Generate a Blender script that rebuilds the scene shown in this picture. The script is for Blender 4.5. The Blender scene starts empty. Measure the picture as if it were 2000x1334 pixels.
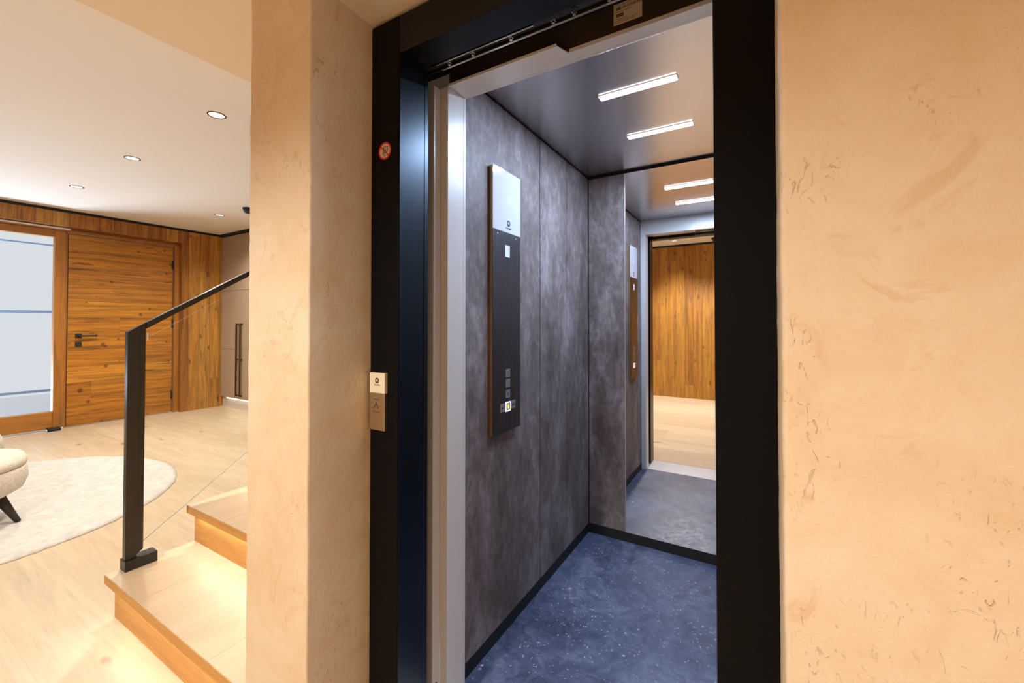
import bpy, bmesh, math, random
from mathutils import Vector, Matrix
random.seed(4)
C = bpy.context.scene.collection
S = bpy.context.scene

# ------------------------------------------------------------------ camera, world, exposure
cam = bpy.data.cameras.new('camera'); camo = bpy.data.objects.new('camera', cam); C.objects.link(camo)
camo.location = (0, 0, 1.25)
camo.rotation_euler = (math.radians(90.85), 0, math.radians(30.86))
cam.sensor_fit = 'HORIZONTAL'; cam.sensor_width = 36.0; cam.lens = 820/2000*36
cam.shift_y = -47/2000; cam.clip_start = 0.01
S.camera = camo
S.view_settings.view_transform = 'Standard'; S.view_settings.look = 'None'
S.view_settings.exposure = 0.8; S.view_settings.gamma = 1.0; S.view_settings.use_curve_mapping = False
W = bpy.data.worlds.new('daylight'); S.world = W; W.use_nodes = True
W.node_tree.nodes['Background'].inputs[0].default_value = (0.95, 0.97, 1.0, 1)
W.node_tree.nodes['Background'].inputs[1].default_value = 0.45

WARM = (1.0, 0.93, 0.79); HALL = (1.0, 0.97, 0.90); AMBER = (1.0, 0.47, 0.10); COOL = (0.57, 0.73, 1.0)
P_ROOM, P_HALL, P_CAB, P_DAY = 74, 180, 7.2, 260

def light(name, typ, loc, power, color, size=0.1, size_y=None, rot=(0,0,0), spot=None, blend=0.5, parent=None, spread=None):
    l = bpy.data.lights.new(name, typ); l.energy = power; l.color = color
    if typ == 'AREA':
        l.size = size
        if size_y: l.shape = 'RECTANGLE'; l.size_y = size_y
        if spread: l.spread = spread
    else:
        l.shadow_soft_size = size
    if typ == 'SPOT': l.spot_size = spot; l.spot_blend = blend
    o = bpy.data.objects.new(name, l); C.objects.link(o)
    o.location = loc; o.rotation_euler = rot
    if parent:
        o.location = Vector(loc) - ORG[parent.name]; o.parent = parent
    return o

# daylight bounced up off the bright terrace outside the window
light('daylight', 'AREA', (-8.15, 0.5, -0.30), P_DAY, (0.72, 0.84, 1.0), 2.2, 1.2, (0, math.radians(-140), 0))

# ------------------------------------------------------------------ material helpers
def mat(name, col=(0.5,0.5,0.5), rough=0.5, metal=0.0, emit=None, estr=1.0, spec=None, coat=0.0):
    m = bpy.data.materials.new(name); m.use_nodes = True
    b = m.node_tree.nodes['Principled BSDF']
    b.inputs['Base Color'].default_value = (*col, 1); b.inputs['Roughness'].default_value = rough
    b.inputs['Metallic'].default_value = metal
    if spec is not None: b.inputs['Specular IOR Level'].default_value = spec
    if coat: b.inputs['Coat Weight'].default_value = coat; b.inputs['Coat Roughness'].default_value = 0.05
    if emit: b.inputs['Emission Color'].default_value = (*emit, 1); b.inputs['Emission Strength'].default_value = estr
    return m

class N:
    def __init__(s, m):
        s.nt = m.node_tree; s.b = s.nt.nodes['Principled BSDF']
    def new(s, t, **k):
        n = s.nt.nodes.new(t)
        for a, v in k.items(): setattr(n, a, v)
        return n
    def link(s, a, b): s.nt.links.new(a, b)
    def put(s, sock, v):
        if hasattr(v, 'is_output') or isinstance(v, bpy.types.NodeSocket): s.link(v, sock)
        else: sock.default_value = v
    def math(s, op, a, b=0.0, c=None):
        n = s.new('ShaderNodeMath', operation=op); s.put(n.inputs[0], a); s.put(n.inputs[1], b)
        if c is not None: s.put(n.inputs[2], c)
        return n.outputs[0]
    def vec(s, x, y, z):
        n = s.new('ShaderNodeCombineXYZ'); s.put(n.inputs[0], x); s.put(n.inputs[1], y); s.put(n.inputs[2], z); return n.outputs[0]
    def pos(s):
        t = s.new('ShaderNodeTexCoord'); x = s.new('ShaderNodeSeparateXYZ'); s.link(t.outputs['Object'], x.inputs[0])
        return t.outputs['Object'], [x.outputs[0], x.outputs[1], x.outputs[2]]
    def noise(s, v, scale, detail=3.0, rough=0.5, dist=0.0):
        n = s.new('ShaderNodeTexNoise'); s.link(v, n.inputs['Vector']); n.inputs['Scale'].default_value = scale
        n.inputs['Detail'].default_value = detail; n.inputs['Roughness'].default_value = rough; n.inputs['Distortion'].default_value = dist
        return n.outputs['Fac']
    def voro(s, v, scale, rnd=1.0, feature='F1'):
        n = s.new('ShaderNodeTexVoronoi', feature=feature); s.link(v, n.inputs['Vector']); n.inputs['Scale'].default_value = scale
        n.inputs['Randomness'].default_value = rnd
        return n.outputs['Distance'], (n.outputs['Color'] if 'Color' in n.outputs else None)
    def white(s, v):
        n = s.new('ShaderNodeTexWhiteNoise', noise_dimensions='3D'); s.link(v, n.inputs['Vector']); return n.outputs['Value']
    def ramp(s, f, stops):
        n = s.new('ShaderNodeValToRGB'); s.link(f, n.inputs[0]); e = n.color_ramp.elements
        while len(e) < len(stops): e.new(0.5)
        for i, (p, c) in enumerate(stops):
            e[i].position = p; e[i].color = (*c, 1) if len(c) == 3 else c
        return n.outputs[0]
    def mix(s, f, a, b, mode='MIX'):
        n = s.new('ShaderNodeMix', data_type='RGBA', blend_type=mode)
        s.put(n.inputs[0], f)
        for i, v in ((6, a), (7, b)):
            if isinstance(v, tuple): n.inputs[i].default_value = (*v, 1)
            else: s.link(v, n.inputs[i])
        return n.outputs[2]
    def bump(s, h, strength=0.3, dist=0.002):
        n = s.new('ShaderNodeBump'); s.link(h, n.inputs['Height']); n.inputs['Strength'].default_value = strength
        n.inputs['Distance'].default_value = dist; s.link(n.outputs[0], s.b.inputs['Normal'])
    def base(s, c): s.link(c, s.b.inputs['Base Color'])

def g(v): return (v, v, v)

def planks(name, across, along, w, L, cols, grain=(0.55, 1.0), knot=0.0, rough=0.5, seam=0.012, seamv=0.45, gs=1.0, stretch=0.07, knotcol=(0.06,0.02,0.006), bump=0.25, knotscale=(7,3), streak=0.0):
    m = mat(name, rough=rough); n = N(m); o, p = n.pos()
    third = [i for i in (0,1,2) if i not in (across, along)][0]
    a = n.math('DIVIDE', p[across], w); a = n.math('ADD', a, 100.37); idx = n.math('FLOOR', a)
    r1 = n.white(n.vec(idx, 0.0, 3.0))
    b = n.math('ADD', n.math('DIVIDE', p[along], L), n.math('MULTIPLY', r1, 7.0)); jdx = n.math('FLOOR', b)
    r2 = n.white(n.vec(idx, jdx, 9.0))
    base = n.ramp(r2, [(i/(len(cols)-1), c) for i, c in enumerate(cols)])
    va = n.math('MULTIPLY', p[across], 14*gs); vl = n.math('MULTIPLY', p[along], 14*gs*stretch); vt = n.math('MULTIPLY', p[third], 14*gs)
    off = n.math('MULTIPLY', r2, 37.0)
    gv = n.vec(n.math('ADD', va, off), n.math('ADD', vl, off), vt)
    g1 = n.noise(gv, 1.0, 6.0, 0.62, 0.9)
    g2 = n.noise(gv, 5.0, 3.0, 0.6, 0.3)
    gm = n.math('ADD', n.math('MULTIPLY', g1, 0.7), n.math('MULTIPLY', g2, 0.3))
    gc = n.ramp(gm, [(0.33, g(grain[0])), (0.62, g(grain[1]))])
    col = n.mix(1.0, base, gc, 'MULTIPLY')
    if streak:
        st_ = n.noise(n.vec(n.math('ADD', n.math('MULTIPLY', p[across], 30), off), n.math('ADD', n.math('MULTIPLY', p[along], 1.6), off), 0.0), 1.0, 5, 0.7, 1.4)
        col = n.mix(n.math('MULTIPLY', n.ramp(st_, [(0.56, g(0)), (0.70, g(1))]), streak), col, knotcol)
    if knot:
        kv = n.vec(n.math('ADD', n.math('MULTIPLY', n.math('ADD', p[across], n.math('MULTIPLY', p[along], 0.12)), knotscale[0]), off), n.math('ADD', n.math('MULTIPLY', p[along], knotscale[1]), off), 0.0)
        # warp the knots so they come out as slanted ovals
        wn = n.new('ShaderNodeTexNoise'); n.link(kv, wn.inputs['Vector']); wn.inputs['Scale'].default_value = 3.0
        wv = n.new('ShaderNodeVectorMath', operation='MULTIPLY_ADD'); n.link(wn.outputs['Color'], wv.inputs[0]); wv.inputs[1].default_value = (0.25,0.25,0); n.link(kv, wv.inputs[2])
        kd, kc = n.voro(wv.outputs[0], 1.0, 1.0)
        kr = n.new('ShaderNodeSeparateColor'); n.link(kc, kr.inputs[0])
        sz = n.math('MULTIPLY', n.math('POWER', kr.outputs[0], 1.6), knot)
        kf = n.new('ShaderNodeMapRange'); kf.interpolation_type = 'SMOOTHSTEP'
        n.link(n.math('SUBTRACT', kd, sz), kf.inputs[0]); kf.inputs[1].default_value = -0.05; kf.inputs[2].default_value = 0.03
        kf.inputs[3].default_value = 0.68; kf.inputs[4].default_value = 0.0
        col = n.mix(kf.outputs[0], col, knotcol)
    fr = n.math('FRACT', a); sd = n.math('MINIMUM', fr, n.math('SUBTRACT', 1.0, fr))
    sm = n.math('LESS_THAN', sd, seam)
    fb = n.math('FRACT', b); sb = n.math('LESS_THAN', fb, seam*w/L*1.2)
    sm = n.math('MAXIMUM', sm, sb)
    col = n.mix(n.math('MULTIPLY', sm, seamv), col, (0.04,0.02,0.01))
    n.base(col)
    n.bump(n.math('SUBTRACT', gm, n.math('MULTIPLY', sm, 0.6)), bump, 0.0015)
    return m

def plaster_mat():
    m = mat('plaster', rough=0.62, spec=0.35); n = N(m); o, p = n.pos()
    c1 = n.noise(o, 2.2, 5, 0.6, 0.6); c2 = n.noise(o, 11, 4, 0.65, 1.0)
    f = n.math('ADD', n.math('MULTIPLY', c1, 0.65), n.math('MULTIPLY', c2, 0.35))
    col = n.ramp(f, [(0.32, (0.70,0.51,0.30)), (0.5, (0.75,0.59,0.405)), (0.68, (0.79,0.66,0.50))])
    # fine trowel scratches and small pits
    sv = n.vec(n.math('MULTIPLY', p[0], 75), n.math('MULTIPLY', p[1], 75), n.math('MULTIPLY', p[2], 34))
    s1 = n.noise(sv, 1.0, 3, 0.55, 2.2)
    pit = n.ramp(s1, [(0.625, g(0)), (0.70, g(1))])
    msk = n.ramp(n.noise(o, 5.0, 2, 0.5, 0.5), [(0.52, g(0)), (0.66, g(1))])
    pm = n.math('MULTIPLY', pit, msk)
    blot = n.ramp(n.noise(o, 8.5, 4, 0.7, 1.5), [(0.60, g(0)), (0.70, g(1))])
    col = n.mix(n.math('MULTIPLY', blot, 0.40), col, (0.60,0.36,0.17))
    col = n.mix(n.math('MULTIPLY', pm, 0.50), col, (0.50,0.27,0.11))
    n.base(col)
    fine = n.noise(o, 150, 5, 0.7)
    h = n.math('ADD', n.math('MULTIPLY', fine, 0.5), n.math('MULTIPLY', c2, 0.8))
    h = n.math('SUBTRACT', h, n.math('MULTIPLY', pm, 0.7))
    n.bump(h, 0.7, 0.003)
    return m

def leather_mat():
    m = mat('cab_leather', rough=0.55, spec=0.4); n = N(m); o, p = n.pos()
    v = n.vec(n.math('MULTIPLY', p[0], 2.0), n.math('MULTIPLY', p[1], 2.0), n.math('MULTIPLY', p[2], 1.0))
    a = n.noise(v, 2.6, 8, 0.66, 0.5); b = n.noise(v, 15, 6, 0.72, 0.5)
    f = n.math('ADD', n.math('MULTIPLY', a, 0.6), n.math('MULTIPLY', b, 0.4))
    col = n.ramp(f, [(0.37, (0.085,0.060,0.052)), (0.5, (0.165,0.132,0.128)), (0.64, (0.32,0.275,0.275))])
    n.base(col)
    h = n.noise(o, 260, 3, 0.6); h = n.math('ADD', n.math('MULTIPLY', h, 0.5), b)
    n.bump(h, 0.12, 0.002)
    return m

def stone_mat():
    m = mat('cab_floor_stone', rough=0.42); n = N(m); o, p = n.pos()
    a = n.noise(o, 3.5, 8, 0.65, 0.8); b = n.noise(o, 22, 6, 0.7, 1.0)
    f = n.math('ADD', n.math('MULTIPLY', a, 0.6), n.math('MULTIPLY', b, 0.4))
    col = n.ramp(f, [(0.36, (0.030,0.044,0.080)), (0.52, (0.082,0.103,0.175)), (0.68, (0.18,0.205,0.29))])
    for sc, r0, msc, amt in ((95, 0.30, 3.0, 0.55), (40, 0.17, 3.0, 0.6), (13, 0.095, 2.0, 0.85)):
        wv = n.new('ShaderNodeVectorMath', operation='MULTIPLY_ADD'); wn = n.new('ShaderNodeTexNoise'); n.link(o, wn.inputs['Vector']); wn.inputs['Scale'].default_value = sc
        n.link(wn.outputs['Color'], wv.inputs[0]); wv.inputs[1].default_value = (0.02,0.02,0.0); n.link(o, wv.inputs[2])
        d, c = n.voro(wv.outputs[0], sc)
        cs = n.new('ShaderNodeSeparateColor'); n.link(c, cs.inputs[0])
        spot = n.math('MULTIPLY', n.math('LESS_THAN', d, n.math('MULTIPLY', cs.outputs[0], r0)), n.math('GREATER_THAN', cs.outputs[1], 0.62))
        col = n.mix(n.math('MULTIPLY', spot, amt), col, (0.55,0.58,0.62))
    # hair-thin light scratches
    sn = n.noise(o, 9.0, 4, 0.6, 3.0)
    scr = n.math('MULTIPLY', n.math('LESS_THAN', n.math('ABSOLUTE', n.math('SUBTRACT', sn, 0.56)), 0.0022), n.math('GREATER_THAN', b, 0.5))
    col = n.mix(n.math('MULTIPLY', scr, 0.5), col, (0.45,0.48,0.52))
    # joints between the tiles, running across the cab
    fr = n.math('FRACT', n.math('DIVIDE', n.math('ADD', p[1], 0.02), 0.30)); sm = n.math('LESS_THAN', fr, 0.007)
    col = n.mix(n.math('MULTIPLY', sm, 0.7), col, (0.03,0.03,0.04))
    n.base(col)
    n.link(n.ramp(b, [(0.35, g(0.34)), (0.65, g(0.58))]), n.b.inputs['Roughness'])
    n.bump(b, 0.15, 0.001)
    return m

def steel_mat(name, col, rough, brush_axis, amt=0.08, metal=1.0):
    m = mat(name, col, rough, metal); n = N(m); o, p = n.pos()
    q = [n.math('MULTIPLY', p[i], 4.0 if i == brush_axis else 420.0) for i in range(3)]
    s = n.noise(n.vec(*q), 1.0, 2, 0.5)
    n.link(n.ramp(s, [(0.3, g(max(0.02, rough-amt))), (0.7, g(rough+amt))]), n.b.inputs['Roughness'])
    n.bump(s, 0.05, 0.0004)
    return m

def powder_mat(name, col, rough, scale=700, bump=0.25, metal=0.0, spec=0.5):
    m = mat(name, col, rough, metal, spec=spec); n = N(m); o, p = n.pos()
    n.bump(n.noise(o, scale, 2, 0.5), bump, 0.0006)
    return m

def fabric_mat(name, c0, c1, scale, bump=0.8, dist=0.01):
    m = mat(name, c0, 0.95, spec=0.1); n = N(m); o, p = n.pos()
    a = n.noise(o, scale, 5, 0.7, 0.8)
    n.base(n.ramp(a, [(0.35, c0), (0.65, c1)])); n.bump(a, bump, dist)
    return m

M = {}
M['plaster'] = plaster_mat()
M['ceiling'] = powder_mat('ceiling_paint', (0.80,0.745,0.665), 0.85, 60, 0.05)
M['oak_floor'] = planks('oak_floor', 1, 0, 0.26, 2.2, [(0.57,0.44,0.30),(0.66,0.53,0.385),(0.60,0.465,0.32),(0.69,0.565,0.42)], (0.78,1.0), 0.115, 0.36, 0.004, 0.16, 0.9, 0.09, (0.22,0.15,0.10), 0.1, (4,1.6), 0.25)
M['oak_tread'] = planks('oak_tread', 0, 1, 0.55, 3.0, [(0.67,0.525,0.37),(0.71,0.565,0.41),(0.65,0.505,0.35)], (0.85,1.0), 0.0, 0.40, 0.003, 0.3, 0.9, 0.06, bump=0.1)
M['oak_edge'] = planks('oak_edge', 2, 0, 0.5, 3.0, [(0.64,0.32,0.07),(0.70,0.37,0.10)], (0.72,1.0), 0.0, 0.45, 0.0, 0.0, 3.0, 0.06, bump=0.1)
OLD = [(0.34,0.115,0.012),(0.50,0.20,0.024),(0.62,0.29,0.042),(0.42,0.155,0.018),(0.66,0.33,0.060),(0.48,0.18,0.020)]
OLDR = [(0.36,0.14,0.012),(0.45,0.19,0.018),(0.50,0.225,0.025),(0.38,0.15,0.013),(0.54,0.25,0.030)]
M['old_vertical'] = planks('old_wood_vertical', 1, 2, 0.135, 3.5, OLD, (0.30,1.0), 0.22, 0.55, 0.018, 0.55, 1.6, 0.05, (0.07,0.022,0.005), 0.3, (10,4), 0.6)
M['old_vertical_x'] = planks('old_wood_vertical_wide_wall', 0, 2, 0.135, 3.5, OLDR, (0.36,1.0), 0.23, 0.55, 0.018, 0.55, 2.0, 0.05, (0.10,0.035,0.007), 0.3, (11,4), 0.75)
OLD2 = [(0.52,0.185,0.012),(0.62,0.25,0.020),(0.56,0.21,0.014),(0.68,0.30,0.030)]
M['old_horizontal'] = planks('old_wood_horizontal', 2, 1, 0.20, 4.0, OLD2, (0.26,1.0), 0.24, 0.5, 0.010, 0.5, 1.5, 0.04, (0.05,0.014,0.003), 0.3, (9,9), 0.9)
M['frame_wood'] = planks('frame_wood', 1, 2, 0.6, 4.0, [(0.44,0.17,0.022),(0.48,0.20,0.030)], (0.5,1.0), 0.17, 0.45, 0.0, 0.0, 1.5, 0.05, (0.06,0.02,0.006), 0.2, (6,3))
M['frame_wood_h'] = planks('frame_wood_horizontal', 2, 1, 0.6, 4.0, [(0.44,0.17,0.022),(0.48,0.20,0.030)], (0.5,1.0), 0.17, 0.45, 0.0, 0.0, 1.5, 0.05, (0.06,0.02,0.006), 0.2, (6,3))
M['black_frame'] = powder_mat('black_powder_coat', (0.0025,0.002,0.0022), 0.55, 520, 0.35, spec=0.12)
M['header_navy'] = powder_mat('header_navy_coat', (0.001,0.0015,0.003), 0.45, 520, 0.3, spec=0.3)  # darker copy of the frame coat, the header's shade put into its colour
M['navy'] = powder_mat('navy_powder_coat', (0.0006,0.001,0.003), 0.30, 520, 0.3, spec=0.6)  # frame coat again, with the blue sheen of the cab light tinted in
M['navy'].node_tree.nodes['Principled BSDF'].inputs['Specular Tint'].default_value = (0.55,0.78,1.0,1)
M['portal'] = powder_mat('pale_painted_steel', (0.66,0.64,0.62), 0.30, 900, 0.08, metal=0.0, spec=0.8)
M['leather'] = leather_mat(); M['stone'] = stone_mat()
M['cab_ceiling'] = mat('cab_ceiling_steel', (0.58,0.55,0.55), 0.27, 1.0)
M['steel'] = steel_mat('brushed_steel', (0.62,0.61,0.60), 0.26, 0, 0.08)
M['panel_steel'] = steel_mat('dark_brushed_steel', (0.15,0.145,0.15), 0.32, 2, 0.06)
M['gold_edge'] = mat('warm_metal_edge', (0.75,0.52,0.25), 0.3, 1.0)
M['call_steel'] = steel_mat('call_panel_steel', (0.62,0.50,0.36), 0.35, 2, 0.06)
M['mirror'] = mat('mirror_silver', (0.90,0.90,0.90), 0.0, 1.0)
M['aluminium'] = mat('aluminium', (0.78,0.78,0.80), 0.38, 1.0)
M['sill'] = mat('pale_sill', (0.72,0.72,0.74), 0.35, 0.45)
M['rail_dark'] = mat('dark_guide_rail', (0.16,0.12,0.09), 0.28, 1.0)
M['fascia'] = mat('brown_fascia', (0.09,0.055,0.038), 0.38, 0.5)
M['rail_bright'] = mat('guide_rail_bright_edge', (0.75,0.62,0.48), 0.25, 1.0)  # gold light on the rail edges put into the metal colour; also for screws
M['black'] = mat('matt_black', (0.008,0.008,0.009), 0.6)
M['white_glass'] = mat('white_glass', (0.60,0.61,0.66), 0.06, coat=0.6)
M['white'] = mat('white_plastic', (0.68,0.69,0.71), 0.4)
M['ink'] = mat('dark_ink', (0.012,0.03,0.09), 0.5)
M['ink_black'] = mat('black_ink', (0.012,0.010,0.010), 0.6)
M['ink_brown'] = mat('brown_ink', (0.05,0.03,0.015), 0.6)
M['peach_ink'] = mat('peach_print', (0.70,0.60,0.60), 0.4)
M['red'] = mat('red_print', (0.55,0.008,0.010), 0.45)
M['cream'] = mat('cream_sticker', (0.72,0.60,0.42), 0.55)
M['paper'] = mat('label_paper', (0.62,0.47,0.32), 0.6)
M['amber'] = mat('amber_lamp', (0.9,0.4,0.02), 0.4, emit=(1.0,0.42,0.02), estr=0.9)
M['halo'] = mat('lit_button_rim', (0.8,0.85,1.0), 0.4, emit=(0.8,0.88,1.0), estr=0.7)
M['led'] = mat('led_bar', (1,1,1), 0.5, emit=(0.90,0.94,1.0), estr=5.0)
M['disc'] = mat('downlight_glow', (1,1,1), 0.5, emit=(1.0,0.97,0.90), estr=0.5)
M['strip'] = mat('warm_led_strip', (1,0.9,0.7), 0.5, emit=(1.0,0.94,0.84), estr=20.0)
M['soft_strip'] = mat('soft_led_strip', (1,0.9,0.7), 0.5, emit=(1.0,0.90,0.72), estr=3.0)
M['soffit'] = powder_mat('lowered_ceiling_paint', (0.76,0.63,0.46), 0.85, 60, 0.05)  # warmer, darker tone than the main ceiling
M['button'] = mat('button_steel', (0.36,0.36,0.38), 0.4, 0.6)
M['rail_metal'] = powder_mat('dark_bronze_steel', (0.010,0.008,0.007), 0.36, 300, 0.1, metal=0.0, spec=0.45)
M['rug'] = fabric_mat('rug_pile', (0.50,0.48,0.46), (0.62,0.60,0.58), 14, 0.5, 0.01)
M['boucle'] = fabric_mat('boucle', (0.70,0.63,0.54), (0.84,0.78,0.70), 55, 1.0, 0.008)
M['dark_leg'] = mat('dark_stained_leg', (0.018,0.010,0.008), 0.35)
M['textile_door'] = fabric_mat('wardrobe_fabric', (0.38,0.28,0.20), (0.44,0.33,0.24), 350, 0.2, 0.001)
M['bronze'] = mat('bronze_handle', (0.10,0.055,0.03), 0.35, 1.0)
M['snow'] = mat('pale_terrace', (0.82,0.84,0.88), 0.9)
M['blue_bar'] = mat('blue_grey_railing', (0.24,0.36,0.55), 0.6)
M['shaft'] = mat('dark_shaft', (0.02,0.018,0.016), 0.8)

def glass_mat(name, tint, ior=1.45):
    m = bpy.data.materials.new(name); m.use_nodes = True; nt = m.node_tree; nt.nodes.clear()
    o = nt.nodes.new('ShaderNodeOutputMaterial'); t = nt.nodes.new('ShaderNodeBsdfTransparent'); gl = nt.nodes.new('ShaderNodeBsdfGlossy')
    f = nt.nodes.new('ShaderNodeFresnel'); mx = nt.nodes.new('ShaderNodeMixShader')
    t.inputs[0].default_value = (*tint, 1); gl.inputs['Roughness'].default_value = 0.0; f.inputs[0].default_value = ior
    nt.links.new(f.outputs[0], mx.inputs[0]); nt.links.new(t.outputs[0], mx.inputs[1]); nt.links.new(gl.outputs[0], mx.inputs[2]); nt.links.new(mx.outputs[0], o.inputs[0])
    return m
M['glass'] = glass_mat('clear_glass', (0.985,0.99,0.985), 1.25)
M['window_glass'] = glass_mat('window_glass', (0.97,0.985,1.0), 1.12)
M['glass_edge'] = mat('glass_edge', (0.80,0.84,0.84), 0.2)

# ------------------------------------------------------------------ mesh helpers
ORG = {}
def box(bm, x0, x1, y0, y1, z0, z1, bev=0.0, seg=2):
    r = bmesh.ops.create_cube(bm, size=1.0); vs = r['verts']
    for v in vs:
        v.co = Vector(((x0+x1)/2 + v.co.x*(x1-x0), (y0+y1)/2 + v.co.y*(y1-y0), (z0+z1)/2 + v.co.z*(z1-z0)))
    if bev:
        es = list({e for v in vs for e in v.link_edges})
        bmesh.ops.bevel(bm, geom=es, offset=bev, segments=seg, profile=0.5, affect='EDGES')

def prism(bm, pts, mtx, depth):
    """2-D outline (counter-clockwise) pushed along the local z of mtx"""
    a = [bm.verts.new(mtx @ Vector((x, y, 0))) for x, y in pts]; b = [bm.verts.new(mtx @ Vector((x, y, depth))) for x, y in pts]
    bm.faces.new(b); bm.faces.new(list(reversed(a)))
    for i in range(len(pts)):
        j = (i+1) % len(pts); bm.faces.new((a[i], a[j], b[j], b[i]))

def ring(bm, r0, r1, mtx, depth, n=40):
    vs = []
    for k in range(n):
        t = 2*math.pi*k/n; c, s = math.cos(t), math.sin(t)
        vs.append([bm.verts.new(mtx @ Vector((r*c, r*s, d))) for r, d in ((r0,0),(r1,0),(r1,depth),(r0,depth))])
    for k in range(n):
        a, b = vs[k], vs[(k+1) % n]
        for i in range(4):
            j = (i+1) % 4; bm.faces.new((a[i], b[i], b[j], a[j]))

def circ(r, n=32, x=0, y=0, a0=0, a1=2*math.pi):
    full = abs(a1-a0) > 6.28
    m = n if full else n+1
    return [(x + r*math.cos(a0+(a1-a0)*k/n), y + r*math.sin(a0+(a1-a0)*k/n)) for k in range(m)]

def lathe(bm, prof, cx, cy, n=48):
    rows = []
    for r, z in prof:
        rows.append([bm.verts.new((cx + r*math.cos(2*math.pi*k/n), cy + r*math.sin(2*math.pi*k/n), z)) for k in range(n)])
    for a, b in zip(rows, rows[1:]):
        for k in range(n):
            j = (k+1) % n; bm.faces.new((a[k], a[j], b[j], b[k]))
    bm.faces.new(list(reversed(rows[0]))); bm.faces.new(rows[-1])

def tube(bm, p0, p1, r0, r1=None, n=16):
    p0, p1 = Vector(p0), Vector(p1); r1 = r1 or r0; d = (p1-p0).normalized()
    u = d.orthogonal().normalized(); v = d.cross(u)
    A = [bm.verts.new(p0 + r0*(u*math.cos(2*math.pi*k/n) + v*math.sin(2*math.pi*k/n))) for k in range(n)]
    B = [bm.verts.new(p1 + r1*(u*math.cos(2*math.pi*k/n) + v*math.sin(2*math.pi*k/n))) for k in range(n)]
    for k in range(n):
        j = (k+1) % n; bm.faces.new((A[k], A[j], B[j], B[k]))
    bm.faces.new(list(reversed(A))); bm.faces.new(B)

def bar_between(bm, prof_xz, y0, z0, y1, z1):
    """profile (x, dz) swept from (y0,z0) to (y1,z1), cut vertically at the ends"""
    A = [bm.verts.new((x, y0, z0+d)) for x, d in prof_xz]; B = [bm.verts.new((x, y1, z1+d)) for x, d in prof_xz]
    n = len(prof_xz)
    for i in range(n):
        j = (i+1) % n; bm.faces.new((A[i], B[i], B[j], A[j]))
    bm.faces.new(A); bm.faces.new(list(reversed(B)))

def obj(name, bm, m, parent=None, smooth=False, bevel=0.0):
    me = bpy.data.meshes.new(name)
    bmesh.ops.recalc_face_normals(bm, faces=bm.faces)
    org = ORG[parent.name] if parent else Vector((0,0,0))
    if parent:
        for v in bm.verts: v.co -= org
    bm.to_mesh(me); bm.free(); me.materials.append(m)
    if smooth:
        for p in me.polygons: p.use_smooth = True
    o = bpy.data.objects.new(name, me); C.objects.link(o)
    if parent: o.parent = parent
    ORG[o.name] = org
    if bevel:
        b = o.modifiers.new('bevel', 'BEVEL'); b.width = bevel; b.segments = 2; b.limit_method = 'ANGLE'
    return o

def part(name, boxes, m, parent, bev=0.0, **k):
    bm = bmesh.new()
    for b in (boxes if isinstance(boxes[0], (tuple, list)) else [boxes]): box(bm, *b, bev)
    return obj(name, bm, m, parent, **k)

def struct(name, boxes, m, bev=0.0, parent=None):
    o = part(name, boxes, m, parent, bev)
    if not parent: o['kind'] = 'structure'
    return o

def thing(name, label, cat, loc=(0,0,0), group=None):
    o = bpy.data.objects.new(name, None); C.objects.link(o); o.location = loc; o.empty_display_size = 0.05
    ORG[o.name] = Vector(loc); o['label'] = label; o['category'] = cat
    if group: o['group'] = group
    return o

def copy_tree(o, parent=None):
    c = o.copy(); C.objects.link(c); ORG[c.name] = ORG.get(o.name, Vector((0,0,0)))
    if parent: c.parent = parent
    for ch in list(o.children): copy_tree(ch, c)
    return c

def facing(o, n, up=(0,0,1)):
    """frame on a surface: local x to the viewer's right, y up, z out along n"""
    n = Vector(n).normalized(); up = Vector(up); r = up.cross(n).normalized(); u = n.cross(r)
    m = Matrix((r, u, n)).transposed().to_4x4(); m.translation = Vector(o); return m

def text(name, s, size, mtx, m, parent, depth=0.0003, align='CENTER', spacing=1.0):
    cu = bpy.data.curves.new('t', 'FONT'); cu.body = s; cu.size = size; cu.align_x = align; cu.align_y = 'CENTER'; cu.extrude = depth
    cu.space_character = spacing; cu.resolution_u = 3
    t = bpy.data.objects.new('t', cu); C.objects.link(t); bpy.context.view_layer.update()
    me = bpy.data.meshes.new_from_object(t.evaluated_get(bpy.context.evaluated_depsgraph_get()))
    bpy.data.objects.remove(t); bpy.data.curves.remove(cu)
    bm = bmesh.new(); bm.from_mesh(me); bpy.data.meshes.remove(me); bm.transform(mtx)
    return obj(name, bm, m, parent)

# ------------------------------------------------------------------ the setting
H = 2.60; XL = -7.20; YB = 3.20; YR = -2.75; XR = 2.6; YF = 0.647
ZS = 2.12
bm = bmesh.new()
box(bm, XL-0.1, XR, YR-0.1, YF, -0.06, 0.0); box(bm, XL-0.1, -1.27, YF, YB+0.1, -0.06, 0.0); box(bm, -1.0, 0.06, YF, 0.846, -0.06, 0.0)
fl = obj('floor', bm, M['oak_floor']); fl['kind'] = 'structure'
struct('ceiling', [(XL-0.1, XR, YR-0.1, YB+0.1, H, H+0.1)], M['ceiling'])
struct('trim_1', [(-2.0, XR-0.01, 0.05, YF+0.03, 2.35, H), (-2.0, -1.23, YF+0.03, YB, 2.35, H)], M['soffit'])['label'] = 'lowered ceiling section over the stairs and lift door'
struct('wall_right', [(XR, XR+0.1, YR, YF+0.4, 0, H)], M['plaster'])
struct('wall_rear', [(XL, XR, YR-0.1, YR, 0, H-0.035)], M['old_vertical_x'])
struct('trim_2', [(XL, XR, YR-0.1, YR-0.01, H-0.035, H)], M['black'])

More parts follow.
